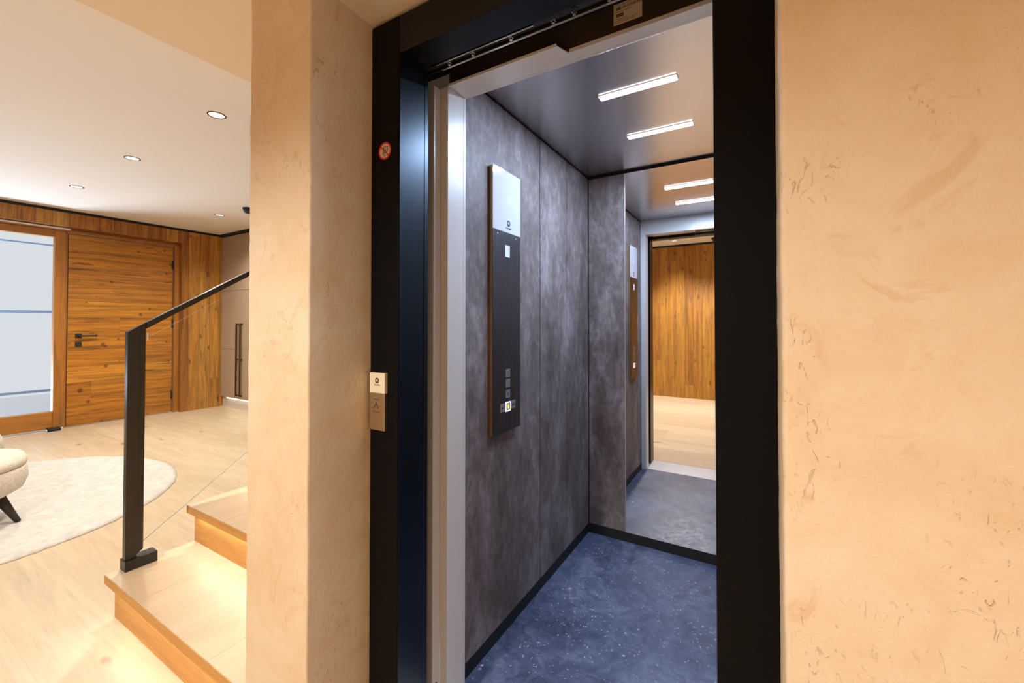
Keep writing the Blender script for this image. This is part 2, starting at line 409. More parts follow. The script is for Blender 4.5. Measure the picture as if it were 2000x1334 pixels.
def rough_wall(name, pts, z0, z1, rnd, cols_on=0.0012):
    """a plastered wall from a floor-plan outline with hand-rounded, slightly wavy corners"""
    n = len(pts); out = []
    for i in range(n):
        p = Vector(pts[i]); a = Vector(pts[i-1]); b = Vector(pts[(i+1) % n]); r = rnd
        da = (a-p).normalized(); db = (b-p).normalized()
        for k in range(4):
            t = k/3; q = p + da*r*(1-t)**2 + db*r*t**2
            out.append(q)
    bm = bmesh.new(); rows = []; nz = int((z1-z0)/0.012)
    from mathutils import noise
    for j in range(nz+1):
        z = z0 + (z1-z0)*j/nz; row = []
        for i, q in enumerate(out):
            w = noise.noise((q.x*4, q.y*4, z*14))*cols_on + noise.noise((q.x*9+5, q.y*9, z*55))*cols_on*0.5
            row.append(bm.verts.new((q.x+w, q.y+w, z)))
        rows.append(row)
    m = len(out)
    for a, b in zip(rows, rows[1:]):
        for k in range(m):
            j = (k+1) % m; bm.faces.new((a[k], a[j], b[j], b[k]))
    bm.faces.new(list(reversed(rows[0]))); bm.faces.new(rows[-1])
    o = obj(name, bm, M['plaster'], smooth=True); o['kind'] = 'structure'
    return o
# wall with the lift niche: pillar on the left, the broad wall on the right, the strip over the door
rough_wall('wall_left_pillar', [(-1.27,YF),(-0.985,YF),(-0.985,0.845),(-0.99,0.95),(-1.10,0.95),(-1.10,2.75),(-1.27,2.75)], 0, H, 0.006)
rough_wall('wall_front', [(0.021,YF),(XR,YF),(XR,0.95),(0.021,0.95)], 0, H, 0.007)
bm = bmesh.new(); box(bm, -0.992, 0.028, YF+0.001, 0.95, ZS+0.01, H, 0.005)
wl = obj('wall_lintel', bm, M['plaster']); wl['kind'] = 'structure'
struct('wall_shaft', [(-1.10, -0.99, 2.62, 2.75, 0, H), (-1.10, XR, 2.62, 2.75, 0, H)][1:], M['shaft'])

# left wall: old boards above, window, front door
YD0, YD1, ZD = 1.575, 2.650, 2.335
struct('wall_left', [(XL-0.05, XL+0.13, YR, YB+0.1, 2.40, H-0.035), (XL-0.05, XL+0.13, 2.70, YB+0.1, 0, 2.40), (XL-0.05, XL+0.13, YR, -0.30, 0, 2.40)], M['old_vertical'])
struct('trim_3', [(XL, XL+0.115, YR, YB, H-0.035, H)], M['black'])
struct('trim_4', [(XL, -1.27, YB-0.115+0.1, YB+0.1, H-0.035, H)], M['black'])
# window: wooden frame and one tall pane
wf = struct('window_1', [(XL-0.06, XL+0.03, 1.478, YD0-0.004, 0.02, 2.36), (XL-0.06, XL+0.03, -0.28, -0.18, 0.02, 2.36)], M['frame_wood'], 0.006)
ORG['window_1'] = Vector((0,0,0))
part('window_rail', [(XL-0.06, XL+0.03, -0.18, 1.478, 0.02, 0.215), (XL-0.06, XL+0.03, -0.18, 1.478, 2.275, 2.36)], M['frame_wood_h'], wf, 0.006)
part('pane', (XL-0.02, XL-0.008, -0.18, 1.478, 0.21, 2.28), M['window_glass'], wf)
part('window_head_strip', (XL-0.02, XL+0.06, -0.28, 1.60, 2.372, 2.392), M['aluminium'], wf)
struct('trim_5', [(XL-0.06, XL+0.045, -0.30, 2.72, 2.36, 2.372), (XL-0.06, XL+0.02, -0.30, 2.72, 2.372, 2.40)], M['frame_wood_h'])
# front door of wide horizontal boards
dr = struct('door_1', [(XL-0.05, XL+0.012, YD0+0.02, YD1-0.01, 0.01, ZD)], M['old_horizontal'], 0.003)
ORG['door_1'] = Vector((0,0,0))
part('door_frame', [(XL-0.06, XL+0.005, YD0-0.004, YD0+0.014, 0, ZD+0.02), (XL-0.06, XL+0.05, YD1, 2.70, 0, 2.36), (XL-0.06, XL+0.03, YD0, YD1, ZD+0.006, 2.36)], M['frame_wood'], dr, 0.003)
hd = part('door_handle', [(XL+0.012, XL+0.024, 1.662, 1.718, 1.074, 1.128), (XL+0.024, XL+0.065, 1.680, 1.700, 1.092, 1.110), (XL+0.052, XL+0.066, 1.680, 1.845, 1.091, 1.109)], M['black'], dr, 0.002)
part('keyhole_cover', (XL+0.012, XL+0.024, 1.662, 1.718, 0.972, 1.026), M['black'], dr, 0.002)
for z in (0.25, 1.25, 2.08): part('hinge', (XL+0.008, XL+0.022, YD1-0.022, YD1-0.002, z-0.06, z+0.06), M['black'], dr, 0.002)
ds = part('door_stop', [(XL+0.05, XL+0.13, 1.42, 1.53, 0.0, 0.035)], M['black'], None, 0.006); ds['label'] = 'small black door stop on the floor below the window frame corner'; ds['category'] = 'door stop'

# terrace outside the window
struct('ground', [(-12, XL-0.35, -25, 30, -0.30, -0.12)], M['snow'])
rl = thing('terrace_railing', 'blue grey terrace railing seen through the tall window', 'railing', (-9.0, 1.0, -0.12))
part('top_bar', (-9.03, -8.97, -8, 12, 1.40, 1.44), M['blue_bar'], rl)
part('bottom_bar', (-9.03, -8.97, -8, 12, 0.26, 0.29), M['blue_bar'], rl)
aw = thing('awning_bar', 'thin blue grey awning bar high outside the tall window', 'bar', (-9.0, 1.0, -0.12))
part('bar', (-9.02, -8.98, -8, 12, 2.395, 2.415), M['blue_bar'], aw)
part('post', (-9.02, -8.98, -8.04, -8.0, -0.12, 2.415), M['blue_bar'], aw)
part('post', (-9.02, -8.98, 12, 12.04, -0.12, 2.415), M['blue_bar'], aw)
for y in (-8.0, -4.0, 0.1, 6.0, 11.97): part('post', (-9.02, -8.98, y, y+0.03, -0.12, 1.41), M['white'], rl)

# ------------------------------------------------------------------ built-in wardrobe on the far wall
struct('wall_back', [(XL+0.1, -1.27, YB+0.06, YB+0.1, 0, H-0.035)], M['old_vertical_x'])
wd = thing('wardrobe', 'built-in wardrobe with beige fabric doors and long bronze handles by the wood wall', 'wardrobe', (-5.5, YB+0.03, 0))
part('carcass', [(XL+0.14, -2.6, YB+0.03, YB+0.059, 0.15, H-0.04)], M['textile_door'], wd)
part('plinth', (XL+0.14, -2.6, YB+0.04, YB+0.058, 0.0, 0.15), M['portal'], wd)
part('led_strip', (XL+0.30, -2.7, YB+0.016, YB+0.026, 0.140, 0.148), M['soft_strip'], wd)
edges = [XL+0.14, -6.50, -5.85, -5.20, -4.55, -3.90, -3.25, -2.60]
for i in range(7):
    a, b = edges[i]+0.0015, edges[i+1]-0.0015
    for (z0, z1) in ((0.155, 0.870), (0.874, 1.738), (1.742, H-0.042)):
        d = part('door', (a, b, YB+0.010, YB+0.029, z0, z1), M['textile_door'], wd, 0.001)
        if z0 == 0.155:
            hx = (edges[i+1]-0.06) if i % 2 == 0 else (edges[i]+0.045)
            part('handle', [(hx-0.009, hx+0.009, YB-0.030, YB-0.014, 0.20, 1.25)] + [(hx-0.009, hx+0.009, YB-0.016, YB+0.0105, z, z+0.018) for z in (0.20, 0.716, 1.232)], M['bronze'], d)

# ------------------------------------------------------------------ staircase
SX0, SX1 = -2.39, -1.272
st = thing('staircase', 'light oak staircase with glowing under-tread strips beside the plaster pillar', 'staircase', (-1.85, 0.685, 0))
RUN, RISE = 0.292, 0.186
for k in range(8):
    y = 0.685 + RUN*k; z = RISE*(k+1) + 0.006
    y2 = min(y + RUN + 0.012, YB-0.01)
    t = part('tread', (SX0, SX1, y-0.032, y2, z-0.040, z), M['oak_tread'], st, 0.002)
    part('tread_nosing', (SX0+0.0005, SX1-0.001, y-0.0335, y-0.0315, z-0.038, z-0.002), M['oak_edge'], t)
    part('riser', [(SX0+0.003, SX1, y, y+0.02, (z-RISE) if k else 0.0, z-0.040), (SX0+0.003, SX0+0.02, y+0.02, y2, (z-RISE) if k else 0.0, z-0.040)], M['oak_edge'], st)
    if k: part('led_strip', (SX0+0.05, SX1-0.02, y-0.014, y-0.006, z-0.0435, z-0.0402), M['strip'], t)
    else: part('led_strip', (SX0+0.05, SX1-0.02, y-0.014, y-0.006, z-0.0435, z-0.0402), M['strip'], t)

# ------------------------------------------------------------------ stair railing
T1 = RISE + 0.006
rg = thing('stair_railing', 'black steel stair railing with a clear glass pane standing on the lowest oak step', 'railing', (-2.36, 0.75, T1))
part('base_block', (-2.388, -2.330, 0.700, 0.812, T1, T1+0.045), M['rail_metal'], rg, 0.002)
SL = 0.640
def topz(y): return 1.213 + SL*(y-0.70)
def post(bm, x0, x1, y0, y1, z0a, z0b):
    vs = [(x0,y0,z0a),(x1,y0,z0a),(x1,y1,z0b),(x0,y1,z0b),(x0,y0,topz(y0)),(x1,y0,topz(y0)),(x1,y1,topz(y1)),(x0,y1,topz(y1))]
    v = [bm.verts.new(c) for c in vs]
    for f in ((3,2,1,0),(4,5,6,7),(0,1,5,4),(1,2,6,5),(2,3,7,6),(3,0,4,7)): bm.faces.new([v[i] for i in f])
bm = bmesh.new(); post(bm, -2.372, -2.342, 0.703, 0.741, T1+0.045, T1+0.045); obj('post', bm, M['rail_metal'], rg, bevel=0.001)
bm = bmesh.new(); post(bm, -2.366, -2.348, 0.7415, 0.766, 0.245, 0.262); obj('post_channel', bm, M['rail_metal'], rg, bevel=0.0008)
bm = bmesh.new(); bar_between(bm, [(-2.372,-0.028),(-2.342,-0.028),(-2.342,0.0),(-2.372,0.0)], 0.7665, topz(0.7665), 2.45, topz(2.45)); obj('handrail', bm, M['rail_metal'], rg, bevel=0.001)
bm = bmesh.new(); y0, y1 = 0.7665, 2.40
bar_between(bm, [(-2.361,0.0),(-2.353,0.0),(-2.353,0.893),(-2.361,0.893)], y0, 0.290, y1, 0.290+SL*(y1-y0)); 
gp = obj('glass_pane', bm, M['glass'], rg)
bm = bmesh.new(); bar_between(bm, [(-2.361,-0.003),(-2.353,-0.003),(-2.353,0.0),(-2.361,0.0)], y0, 0.290, y1, 0.290+SL*(y1-y0)); obj('glass_edge', bm, M['glass_edge'], gp)
part('clamp', (-2.3475, -2.344, 0.768, 0.773, 1.175, 1.21), M['aluminium'], rg)
part('post', (-2.372, -2.342, 2.45, 2.49, T1+RISE*6-0.18, topz(2.45)), M['rail_metal'], rg)

# ------------------------------------------------------------------ round rug
bm = bmesh.new()
from mathutils import noise as mnoise
RC = (-4.60, 0.45); RR = 1.205
rows = []
nr, na = 40, 220
cen = bm.verts.new((RC[0], RC[1], 0.018))
for i in range(1, nr+1):
    row = []
    for k in range(na):
        t = 2*math.pi*k/na; r = RR*i/nr
        if i == nr: r += 0.006*mnoise.noise((math.cos(t)*18, math.sin(t)*18, 0)) + random.uniform(-0.003, 0.003)
        x, y = RC[0]+r*math.cos(t), RC[1]+r*math.sin(t)
        z = (0.016 + 0.004*mnoise.noise((x*9, y*9, 0)) + random.uniform(-0.001,0.001)) if i < nr else 0.006
        row.append(bm.verts.new((x, y, z)))
    rows.append(row)
for k in range(na): bm.faces.new((cen, rows[0][k], rows[0][(k+1) % na]))
for a, b in zip(rows, rows[1:]):
    for k in range(na):
        j = (k+1) % na; bm.faces.new((a[k], b[k], b[j], a[j]))
low = [bm.verts.new((v.co.x, v.co.y, 0.0)) for v in rows[-1]]
for k in range(na): j = (k+1) % na; bm.faces.new((rows[-1][k], low[k], low[j], rows[-1][j]))
bm.faces.new(list(reversed(low)))
rug = obj('rug', bm, M['rug'], smooth=True); rug['label'] = 'round off-white deep pile rug on the oak floor under the armchair'; rug['category'] = 'rug'

# ------------------------------------------------------------------ low round armchair
AC = Vector((-4.18, 0.397)); ar = thing('armchair', 'cream boucle round-seated armchair with dark tapered legs on the rug', 'armchair', (AC.x, AC.y, 0.02))
def wool(o, strength=0.006):
    s = o.modifiers.new('sub', 'SUBSURF'); s.levels = 2; s.render_levels = 2
bm = bmesh.new()
lathe(bm, [(0.20,0.185),(0.295,0.190),(0.335,0.215),(0.355,0.27),(0.352,0.335),(0.345,0.352)], AC.x, AC.y); o = obj('seat_base', bm, M['boucle'], ar, True)
bm = bmesh.new(); lathe(bm, [(0.30,0.3515),(0.347,0.358),(0.352,0.385),(0.335,0.415),(0.27,0.433),(0.12,0.440),(0.02,0.441)], AC.x, AC.y); obj('seat_cushion', bm, M['boucle'], ar, True)
# wrap-around back, lowest at its two ends, on the side turned to the window
bm = bmesh.new(); sect = 14; rows = []
for i in range(41):
    t = i/40; a = math.radians(125 + 180*t); hgt = 0.065 + 0.34*math.sin(math.pi*t)**0.8; rr = 0.318
    row = []
    for k in range(sect):
        b = 2*math.pi*k/sect; cx = math.cos(b); cz = math.sin(b)
        th = 0.052*(0.55+0.45*min(1, 6*min(t, 1-t)))
        row.append(bm.verts.new((AC.x + (rr+th*cx)*math.cos(a), AC.y + (rr+th*cx)*math.sin(a), 0.405 + hgt/2 + (hgt/2+0.03)*math.copysign(abs(cz)**0.7, cz))))
    rows.append(row)
for a, b in zip(rows, rows[1:]):
    for k in range(sect): j = (k+1) % sect; bm.faces.new((a[k], a[j], b[j], b[k]))
bm.faces.new(list(reversed(rows[0]))); bm.faces.new(rows[-1])
obj('backrest', bm, M['boucle'], ar, True)
for q in (56, 146, 236, 326):
    a = math.radians(q); bm = bmesh.new()
    tube(bm, (AC.x+0.245*math.cos(a), AC.y+0.245*math.sin(a), 0.205), (AC.x+0.345*math.cos(a), AC.y+0.345*math.sin(a), 0.018), 0.030, 0.014); obj('leg', bm, M['dark_leg'], ar, True)

# ------------------------------------------------------------------ ceiling lamps
def make_downlight(x, y, z, label, group='round recessed ceiling downlights'):
    t = thing('ceiling_downlight', label, 'ceiling light', (x, y, z), group)
    bm = bmesh.new(); ring(bm, 0.044, 0.052, Matrix.Translation((x, y, z-0.003)), 0.003); obj('trim_ring', bm, M['bronze'], t)
    bm = bmesh.new(); prism(bm, circ(0.044, 32), Matrix.Translation((x, y, z-0.0015)), 0.0015); obj('lens', bm, M['disc'], t)
    return t
DL = [(-3.024,1.335,H,'nearest round ceiling downlight, just left of the plaster pillar',1), (-4.408,1.335,H,'round ceiling downlight, middle one of the row of three',1),
      (-5.80,1.335,H,'farthest round downlight of the row of three, toward the window',1), (-5.786,2.60,H,'round ceiling downlight in front of the wardrobe, near the black dome',1),
      (-1.23,-2.38,H,'round ceiling downlight near the rear plank wall, seen in the lift mirror',5),
      (-0.95,-1.30,H,'round ceiling downlight in the middle of the hall facing the plaster pillar',2), (0.90,-0.70,H,'amber round ceiling downlight before the broad plaster wall right of the lift',4), (-3.0,-2.10,H,'round ceiling downlight near the rear plank wall, left of the lift',3), (0.9,-2.10,H,'round ceiling downlight near the rear plank wall, right of the lift',3)]  # the amber lamp and the last two are unseen, added to light the hall
for x, y, z, lab, kind in DL:
    t = make_downlight(x, y, z, lab)
    if kind == 4: light('lamp_glow', 'SPOT', (x, y, z-0.02), 18, AMBER, 0.05, spot=math.radians(150), blend=0.9, parent=t)  # added fill that turns the niche side orange
    elif kind == 5: light('lamp_glow', 'SPOT', (x, y, z-0.02), P_ROOM*0.55, WARM, 0.05, spot=math.radians(85), blend=0.9, parent=t)
    elif kind != 2: light('lamp_glow', 'SPOT', (x, y, z-0.02), P_ROOM, WARM, 0.05, spot=math.radians(150), blend=0.9, parent=t)
    else: light('lamp_glow', 'SPOT', (x, y, z-0.02), P_HALL, HALL, 0.05, spot=math.radians(140), blend=0.4, parent=t)
def dome(x, y, z, label):
    t = thing('ceiling_detector', label, 'detector', (x, y, z))
    bm = bmesh.new(); lathe(bm, [(0.030,z-0.060),(0.052,z-0.048),(0.062,z-0.025),(0.064,z-0.008)], x, y, 32); obj('dome', bm, M['black'], t, True)
    bm = bmesh.new(); lathe(bm, [(0.070,z-0.008),(0.070,z)], x, y, 32); obj('base_plate', bm, M['black'], t)
dome(-5.16, 2.63, H, 'small black dome on the ceiling beside the plaster pillar edge')
dome(-0.62, -2.45, H, 'small black dome on the rear ceiling, seen in the lift mirror')

# ------------------------------------------------------------------ lift landing frame
YFR = 0.84; XI, XO = -0.870, -0.982; Y2 = 0.958
fr = thing('elevator_door_frame', 'black steel lift door frame set in the plaster niche', 'door frame', (-0.47, 0.90, 0))
def jamb(name, x0, x1, y0, y1, z0, z1, m, bev=0.002): return part(name, (x0,x1,y0,y1,z0,z1), m, fr, bev)
jamb('jamb', XO, XI-0.0015, YFR, Y2-0.004, 0, 2.118, M['black_frame'])
jamb('jamb_lining', XI-0.0015, XI, YFR+0.003, Y2, 0, 2.008, M['navy'], 0.0004)
jamb('lining_lip', XI-0.010, XI+0.0015, Y2-0.016, Y2, 0, 2.006, M['navy'], 0.0008)
jamb('jamb', -0.075, 0.045, YFR, Y2, 0, 2.118, M['black_frame'])
jamb('header', XI-0.0014, -0.0755, YFR+0.001, 0.930, 2.010, 2.117, M['header_navy'], 0.001)
bm = bmesh.new()
for x in (-0.835, -0.30): tube(bm, (x, 0.895, 2.004), (x, 0.895, 2.0105), 0.011, 0.011, 20); tube(bm, (x, 0.895, 2.002), (x, 0.895, 2.004), 0.005, 0.005, 12)
obj('frame_bolt', bm, M['rail_dark'], fr)

# sliding-door track above the opening
tr = thing('door_track', 'dark metal sliding door track with bright guide edges and screws above the opening', 'door track', (-0.47, 1.0, 2.02))
part('track_plate', (-1.08, 0.10, 0.960, 1.120, 2.11, 2.115), M['shaft'], tr)
part('guide_rail', (-0.866, -0.078, 0.959, 0.963, 2.030, 2.11), M['rail_dark'], tr, 0.001)
part('guide_rail', (-0.90, 0.10, 0.987, 0.991, 2.030, 2.11), M['rail_dark'], tr, 0.001)
part('rail_edge', (-0.84, -0.078, 0.9582, 0.9637, 2.028, 2.0315), M['rail_bright'], tr, 0.001)
part('rail_edge', (-0.84, 0.10, 0.9850, 0.9920, 2.028, 2.0315), M['rail_bright'], tr, 0.001)
for x in (-0.80, -0.713, -0.585, -0.458, -0.40, -0.31, -0.24): 
    bm = bmesh.new(); tube(bm, (x, 0.9735, 2.024), (x, 0.9735, 2.035), 0.0045, 0.0045, 10); box(bm, x-0.006, x+0.006, 0.968, 0.979, 2.030, 2.036, 0.001); obj('screw', bm, M['rail_bright'], tr)
part('mount_bar', (-0.90, 0.10, 0.962, 0.986, 2.04, 2.11), M['shaft'], tr)
bm = bmesh.new(); box(bm, -0.50, -0.32, 0.931, 0.950, 2.012, 2.05, 0.005, 3); tube(bm, (-0.385, 0.940, 2.009), (-0.385, 0.940, 2.012), 0.008, 0.008, 20); box(bm, -0.428, -0.420, 0.936, 0.944, 2.009, 2.012, 0.001)
obj('latch_bracket', bm, M['black'], tr)

# ------------------------------------------------------------------ lift cab
CX0, CX1, CY0, CY1, CZ = -0.905, 0.10, 1.130, 2.417, 2.135
cab = thing('elevator_cab', 'lift cab lined with mottled grey panels and a dark stone floor', 'elevator', ((CX0+CX1)/2, (CY0+CY1)/2, -0.02))
part('cab_floor', (CX0-0.012, CX1+0.012, CY0-0.02, CY1+0.012, -0.02, 0.0), M['stone'], cab)
ys = [CY0+0.004, 1.775, 2.090, CY1-0.003]
for a, b in zip(ys, ys[1:]): part('wall_panel', (CX0-0.016, CX0, a+0.003, b-0.003, 0.055, CZ-0.006), M['leather'], cab, 0.002)
for a, b in zip(ys, ys[1:]): part('wall_panel', (CX1, CX1+0.016, a+0.003, b-0.003, 0.055, CZ-0.006), M['leather'], cab, 0.002)
part('wall_panel', (CX0+0.001, -0.686, CY1, CY1+0.016, 0.055, CZ-0.012), M['leather'], cab, 0.002)
part('wall_backing', [(CX0-0.022, CX0-0.017, CY0, CY1+0.03, 0, CZ+0.02), (CX1+0.017, CX1+0.022, CY0, CY1+0.03, 0, CZ+0.02), (CX0-0.022, CX1+0.022, CY1+0.018, CY1+0.03, 0, CZ+0.02)], M['black'], cab)
part('cab_baseboard', (CX0-0.012, CX0-0.002, CY0, CY1+0.01, 0.0, 0.055), M['black'], cab)
part('cab_baseboard', (CX1+0.002, CX1+0.012, CY0, CY1+0.01, 0.0, 0.055), M['black'], cab)
part('cab_baseboard', (CX0-0.002, CX1+0.002, CY1+0.001, CY1+0.012, 0.0, 0.0545), M['black'], cab)
part('ceiling_panel', (CX0-0.004, CX1+0.004, CY0-0.01, CY1-0.014, CZ, CZ+0.02), M['cab_ceiling'], cab, 0.0)
# front return walls of the cab
part('front_panel', [(CX0, -0.866, CY0, CY0+0.012, 0.0, CZ), ], M['portal'], cab, 0.001)
part('front_header', (-0.866, CX1, CY0, CY0+0.012, 2.016, CZ), M['portal'], cab, 0.001)
part('front_panel', (-0.062, CX1, CY0, CY0+0.012, 0.0, 2.016), M['portal'], cab, 0.001)
# pale folded steel portal round the opening, seen edge-on from the landing
part('portal_post', [(-0.896, -0.866, 1.047, CY0-0.0005, -0.02, 2.016)], M['portal'], cab, 0.0012)
bm = bmesh.new()
prism(bm, [(-0.866,1.050),(-0.483,1.050),(-0.4665,1.094),(-0.062,1.094),(-0.062,CY0-0.0005),(-0.866,CY0-0.0005)], Matrix.Translation((0,0,2.016)), 0.003)
obj('portal_head', bm, M['portal'], cab)
part('portal_lip', [(-0.866, -0.484, 1.0485, 1.0500, 2.016, 2.024), (-0.464, -0.062, 1.0930, 1.0942, 2.016, 2.027)], M['portal'], cab)
part('head_fascia', (-0.90, CX1, 1.0955, 1.110, 2.020, 2.105), M['fascia'], cab)
sl = part('sill', [(CX0-0.005, CX1, 0.985, CY0-0.021, -0.022, -0.001)] + [(CX0-0.005, CX1, y, y+0.010, -0.002, 0.0005) for y in (0.995,1.020,1.045,1.070,1.095)], M['sill'], cab)

# sliding leaves parked to the left of the opening
dl = thing('sliding_door_leaf', 'pale steel sliding lift door leaf parked edge-on at the left jamb', 'door', (-1.0, 1.0, 0))
part('leaf', (-1.085, -0.8955, 1.0135, 1.0475, 0.006, 2.013), M['portal'], dl, 0.0015)
bm = bmesh.new(); tube(bm, (-0.8965, 1.029, 0.112), (-0.8952, 1.029, 0.112), 0.006, 0.006, 16); obj('fixing_hole', bm, M['black'], dl)
dl2 = thing('sliding_door_leaf', 'dark edge of the outer lift door leaf tucked behind the black frame', 'door', (-1.0, 0.98, 0))
part('leaf', (-1.085, -0.918, 0.966, 1.008, 0.006, 2.013), M['panel_steel'], dl2, 0.0015)
ls = thing('landing_sill', 'grooved aluminium threshold strip between landing floor and lift', 'threshold', (-0.47, 0.91, 0))
part('sill_plate', [(-0.985, 0.045, 0.848, 0.980, -0.03, -0.001)] + [(-0.869, -0.076, y, y+0.012, -0.0012, 0.0012) for y in (0.860,0.890,0.920,0.950)], M['sill'], ls)

# mirror
mr = thing('elevator_mirror', 'full-height mirror on the back wall of the lift cab', 'mirror', (-0.29, CY1, 0.055))
part('mirror_glass', (-0.681, CX1-0.001, CY1-0.001, CY1+0.010, 0.0555, CZ-0.014), M['mirror'], mr)
part('mirror_edge', (-0.6855, -0.681, CY1-0.003, CY1+0.010, 0.0555, CZ-0.014), M['aluminium'], mr)

# light bars
def lamp_bar(y, label):
    t = thing('ceiling_light_bar', label, 'ceiling light', (-0.40, y, CZ-0.004), 'light bars in the lift ceiling')
    part('housing', (-0.545, -0.255, y-0.0175, y+0.0175, CZ-0.0035, CZ-0.0002), M['aluminium'], t)
    part('diffuser', (-0.542, -0.258, y-0.018, y+0.018, CZ-0.005, CZ-0.0036), M['led'], t)
    light('bar_glow', 'AREA', (-0.40, y, CZ-0.009), P_CAB, COOL, 0.28, 0.034, parent=t)
lamp_bar(1.580, 'nearer white light bar in the lift ceiling, closer to the opening')
lamp_bar(1.982, 'farther white light bar in the lift ceiling, closer to the mirror')

# ------------------------------------------------------------------ control panel
XP = -0.885
cp = thing('control_panel', 'tall narrow control panel with white glass top and six buttons on the lift wall', 'control panel', (XP-0.01, 1.445, 0.818))
part('backplate', (-0.904, XP-0.0035, 1.341, 1.547, 0.821, 1.863), M['gold_edge'], cp, 0.001)
part('faceplate', (XP-0.0035, XP, 1.338, 1.549, 0.818, 1.6165), M['panel_steel'], cp, 0.0006)
dsp = part('display_glass', (XP-0.0035, XP+0.0005, 1.338, 1.549, 1.6175, 1.866), M['white_glass'], cp, 0.0006)
part('card_reader', (XP, XP+0.0006, 1.4275, 1.4625, 1.519, 1.566), M['white'], cp)
def logo(y, z, r, x, n, m, parent, name='logo'):
    F = facing((x, y, z), n)
    bm = bmesh.new(); ring(bm, r*0.52, r, F, 0.0004, 36); pts = [(-r*0.22,-r*0.95),(r*0.22,-r*0.95),(0,r*0.18)]; prism(bm, pts, F @ Matrix.Translation((0,0,0.0001)), 0.0005)
    return obj(name, bm, m, parent)
logo(1.453, 1.656, 0.0125, XP+0.0006, (1,0,0), M['ink'], dsp)
text('maker_name', 'Schindler', 0.0115, facing((XP+0.0007, 1.453, 1.636), (1,0,0)), M['ink'], dsp)
text('floor_display', '0', 0.055, facing((XP+0.0006, 1.453, 1.752), (1,0,0)), M['peach_ink'], dsp, 0.0001)
def button(y, z, sym, lit=False, label=None):
    hs = 0.0150
    b = part('button', (XP, XP+0.0012, y-hs, y+hs, z-hs, z+hs), M['button'], cp, 0.0004)
    if label: b['label'] = label
    rim = [(XP, XP+0.0018, y-hs-0.0015, y-hs, z-hs, z+hs+0.0015), (XP, XP+0.0018, y-hs, y+hs, z+hs, z+hs+0.0022)]
    if lit: rim = [(XP, XP+0.002, y-hs-0.004, y-hs, z-hs-0.004, z+hs+0.004), (XP, XP+0.002, y+hs, y+hs+0.002, z-hs-0.004, z+hs+0.004), (XP, XP+0.002, y-hs, y+hs, z+hs, z+hs+0.004), (XP, XP+0.002, y-hs, y+hs, z-hs-0.004, z-hs)]
    part('button_rim', rim, M['halo'] if lit else M['aluminium'], b)
    F = facing((XP+0.0013, y, z), (1,0,0))
    if sym in '012':
        text('floor_number', sym, 0.022, F, M['ink_black'], b)
        return
    bm = bmesh.new()
    if sym == 'bell':
        prism(bm, [(-0.007,-0.006),(0.007,-0.006),(0.005,0.0),(0.0045,0.006),(0.0025,0.009),(-0.0025,0.009),(-0.0045,0.006),(-0.005,0.0)], F, 0.0004)
        prism(bm, circ(0.0025, 10, 0, -0.0085), F, 0.0004); prism(bm, circ(0.0015, 10, 0, 0.0105), F, 0.0004)
        obj('bell_symbol', bm, M['amber'], b)
    elif sym == 'open':
        prism(bm, [(-0.002,-0.007),(-0.002,0.007),(-0.009,0.0)], F, 0.0004); prism(bm, [(0.002,-0.007),(0.009,0.0),(0.002,0.007)], F, 0.0004); obj('door_symbol', bm, M['ink_black'], b)
    else:
        prism(bm, [(-0.009,-0.007),(-0.002,0.0),(-0.009,0.007)], F, 0.0004); prism(bm, [(0.009,-0.007),(0.009,0.007),(0.002,0.0)], F, 0.0004); box(bm, XP+0.0013, XP+0.0017, y-0.001, y+0.001, z-0.009, z+0.009); obj('door_symbol', bm, M['ink_black'], b)
button(1.449, 1.050, '2'); button(1.449, 1.009, '1'); button(1.449, 0.967, '0')
button(1.408, 0.916, 'open'); button(1.450, 0.9165, 'bell', True, 'lit amber bell button with a bright rim'); button(1.490, 0.918, 'close')
for y in (1.372, 1.512):
    bm = bmesh.new(); tube(bm, (XP, y, 1.604), (XP+0.0008, y, 1.604), 0.0035, 0.0035, 12); obj('face_screw', bm, M['aluminium'], cp)

# ------------------------------------------------------------------ call panel on the frame
YC = YFR - 0.011
cl = thing('call_panel', 'small steel call panel with white top and an up arrow button on the black frame', 'call panel', (-0.94, YFR, 0.948))
part('faceplate', (-0.972, -0.911, YC, YFR-0.0002, 0.948, 1.0525), M['call_steel'], cl, 0.0008)
cw = part('white_cap', (-0.972, -0.911, YC, YFR-0.0002, 1.0530, 1.110), M['cream'], cl, 0.0008)
F = facing((-0.9415, YC-0.0001, 1.0885), (0,-1,0)); bm = bmesh.new(); ring(bm, 0.0038, 0.0078, F, 0.0004, 32); prism(bm, [(-0.0017,-0.0074),(0.0017,-0.0074),(0,0.0018)], F, 0.0005); obj('logo', bm, M['ink_brown'], cw)
text('maker_name', 'Schindler', 0.0068, facing((-0.9415, YC-0.0001, 1.0765), (0,-1,0)), M['ink_brown'], cw)
cb = part('call_button', (-0.9575, -0.9295, YC-0.0014, YC, 1.001, 1.034), M['call_steel'], cl, 0.0005)
part('button_rim', [(-0.9295, -0.9275, YC-0.0016, YC, 1.000, 1.035)], M['rail_bright'], cb)
for z in (1.0345, 0.9994): part('button_gap', (-0.9575, -0.9295, YC-0.0003, YC, z, z+0.0012), M['ink_black'], cb)
F = facing((-0.9435, YC-0.0015, 1.017), (0,-1,0)); bm = bmesh.new()
prism(bm, [(-0.0105,-0.008),(-0.0085,-0.008),(0,0.0068),(0.0085,-0.008),(0.0105,-0.008),(0.001,0.0090),(-0.001,0.0090)], F, 0.0004); obj('up_arrow', bm, M['ink_black'], cb)

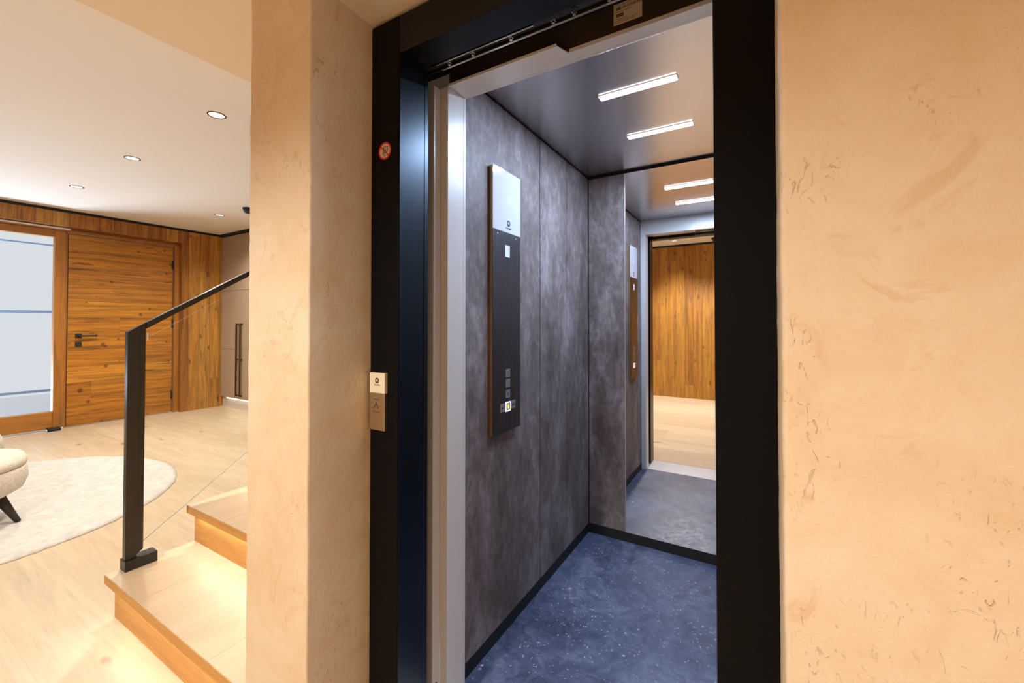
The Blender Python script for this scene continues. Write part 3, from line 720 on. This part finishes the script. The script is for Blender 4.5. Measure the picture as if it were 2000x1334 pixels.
# ------------------------------------------------------------------ fire warning sticker
sk = thing('warning_sticker', 'round red-ringed warning sticker high on the black lift frame', 'sticker', (-0.926, YFR, 1.745))
F0 = facing((-0.926, YFR-0.0001, 1.745), (0,-1,0))
bm = bmesh.new(); prism(bm, circ(0.0215, 40), F0, 0.0005); obj('sticker_ground', bm, M['cream'], sk)
F = facing((-0.926, YFR-0.0006, 1.745), (0,-1,0))
def line(bm, x0, y0, x1, y1, w, M_, d=0.0004):
    dx, dy = x1-x0, y1-y0; l = math.hypot(dx, dy); nx, ny = -dy/l*w/2, dx/l*w/2
    prism(bm, [(x0-nx,y0-ny),(x1-nx,y1-ny),(x1+nx,y1+ny),(x0+nx,y0+ny)], M_, d)
bm = bmesh.new()
line(bm, -0.007, 0.011, 0.006, 0.011, 0.0012, F); line(bm, -0.007, -0.013, 0.006, -0.013, 0.0012, F); line(bm, -0.0005, 0.011, -0.0005, 0.016, 0.0012, F); line(bm, -0.0005, -0.013, -0.0005, -0.018, 0.0012, F)
line(bm, -0.009, 0.011, -0.009, -0.013, 0.0007, F)
prism(bm, circ(0.0018, 12, -0.004, 0.0065), F, 0.0004); line(bm, -0.004, 0.004, -0.004, -0.010, 0.0030, F); line(bm, 0.003, 0.006, 0.003, -0.009, 0.0026, F)
for k, (x, y) in enumerate(((0.009,0.009),(0.010,0.003),(0.0095,-0.003))):
    prism(bm, [(x-0.003,y+0.003),(x+0.0005,y+0.0005),(x+0.002,y+0.0032),(x+0.0035,y-0.0005),(x+0.001,y-0.0025),(x-0.001,y-0.001)][::-1], F, 0.0004)
obj('pictogram', bm, M['ink_black'], sk)
bm = bmesh.new(); ring(bm, 0.0205, 0.0255, F0, 0.0007, 44); line(bm, -0.0155, 0.0140, 0.0150, -0.0150, 0.0038, facing((-0.926, YFR-0.0010, 1.745), (0,-1,0)), 0.0003); obj('ban_ring', bm, M['red'], sk)

# ------------------------------------------------------------------ barcode label in the door head
lb = thing('barcode_label', 'tan paper barcode label with a serial number above the lift opening', 'label', (-0.30, 1.095, 2.04))
part('paper', (-0.337, -0.262, 1.0947, 1.0954, 2.046, 2.102), M['paper'], lb)
def LF(x, z): return facing((x, 1.0946, z), (0,-1,0))
text('serial_number', 'O601014558 300', 0.0084, LF(-0.264, 2.0885), M['ink_black'], lb, 0.0002, 'RIGHT', 0.86)
bm = bmesh.new(); x = -0.3295
for k in range(11): w = random.choice((0.0004,0.0008,0.0013)); box(bm, x, x+w, 1.0944, 1.0947, 2.0835, 2.0920); x += w+0.0004
x = -0.3295
for k in range(17): w = random.choice((0.0004,0.0008,0.0013)); box(bm, x, x+w, 1.0944, 1.0947, 2.0655, 2.0745); x += w+0.0004
obj('barcode', bm, M['ink_black'], lb)
bm = bmesh.new()
for z, x0, x1 in ((2.0965,-0.327,-0.292), (2.0795,-0.333,-0.290), (2.0608,-0.331,-0.300), (2.0560,-0.334,-0.274), (2.0515,-0.334,-0.284)):
    x = x0
    while x < x1: w = random.uniform(0.0012,0.0045); box(bm, x, x+w, 1.0944, 1.0947, z-0.0006, z+0.0006); x += w+0.0009
obj('fine_print', bm, M['ink_brown'], lb)
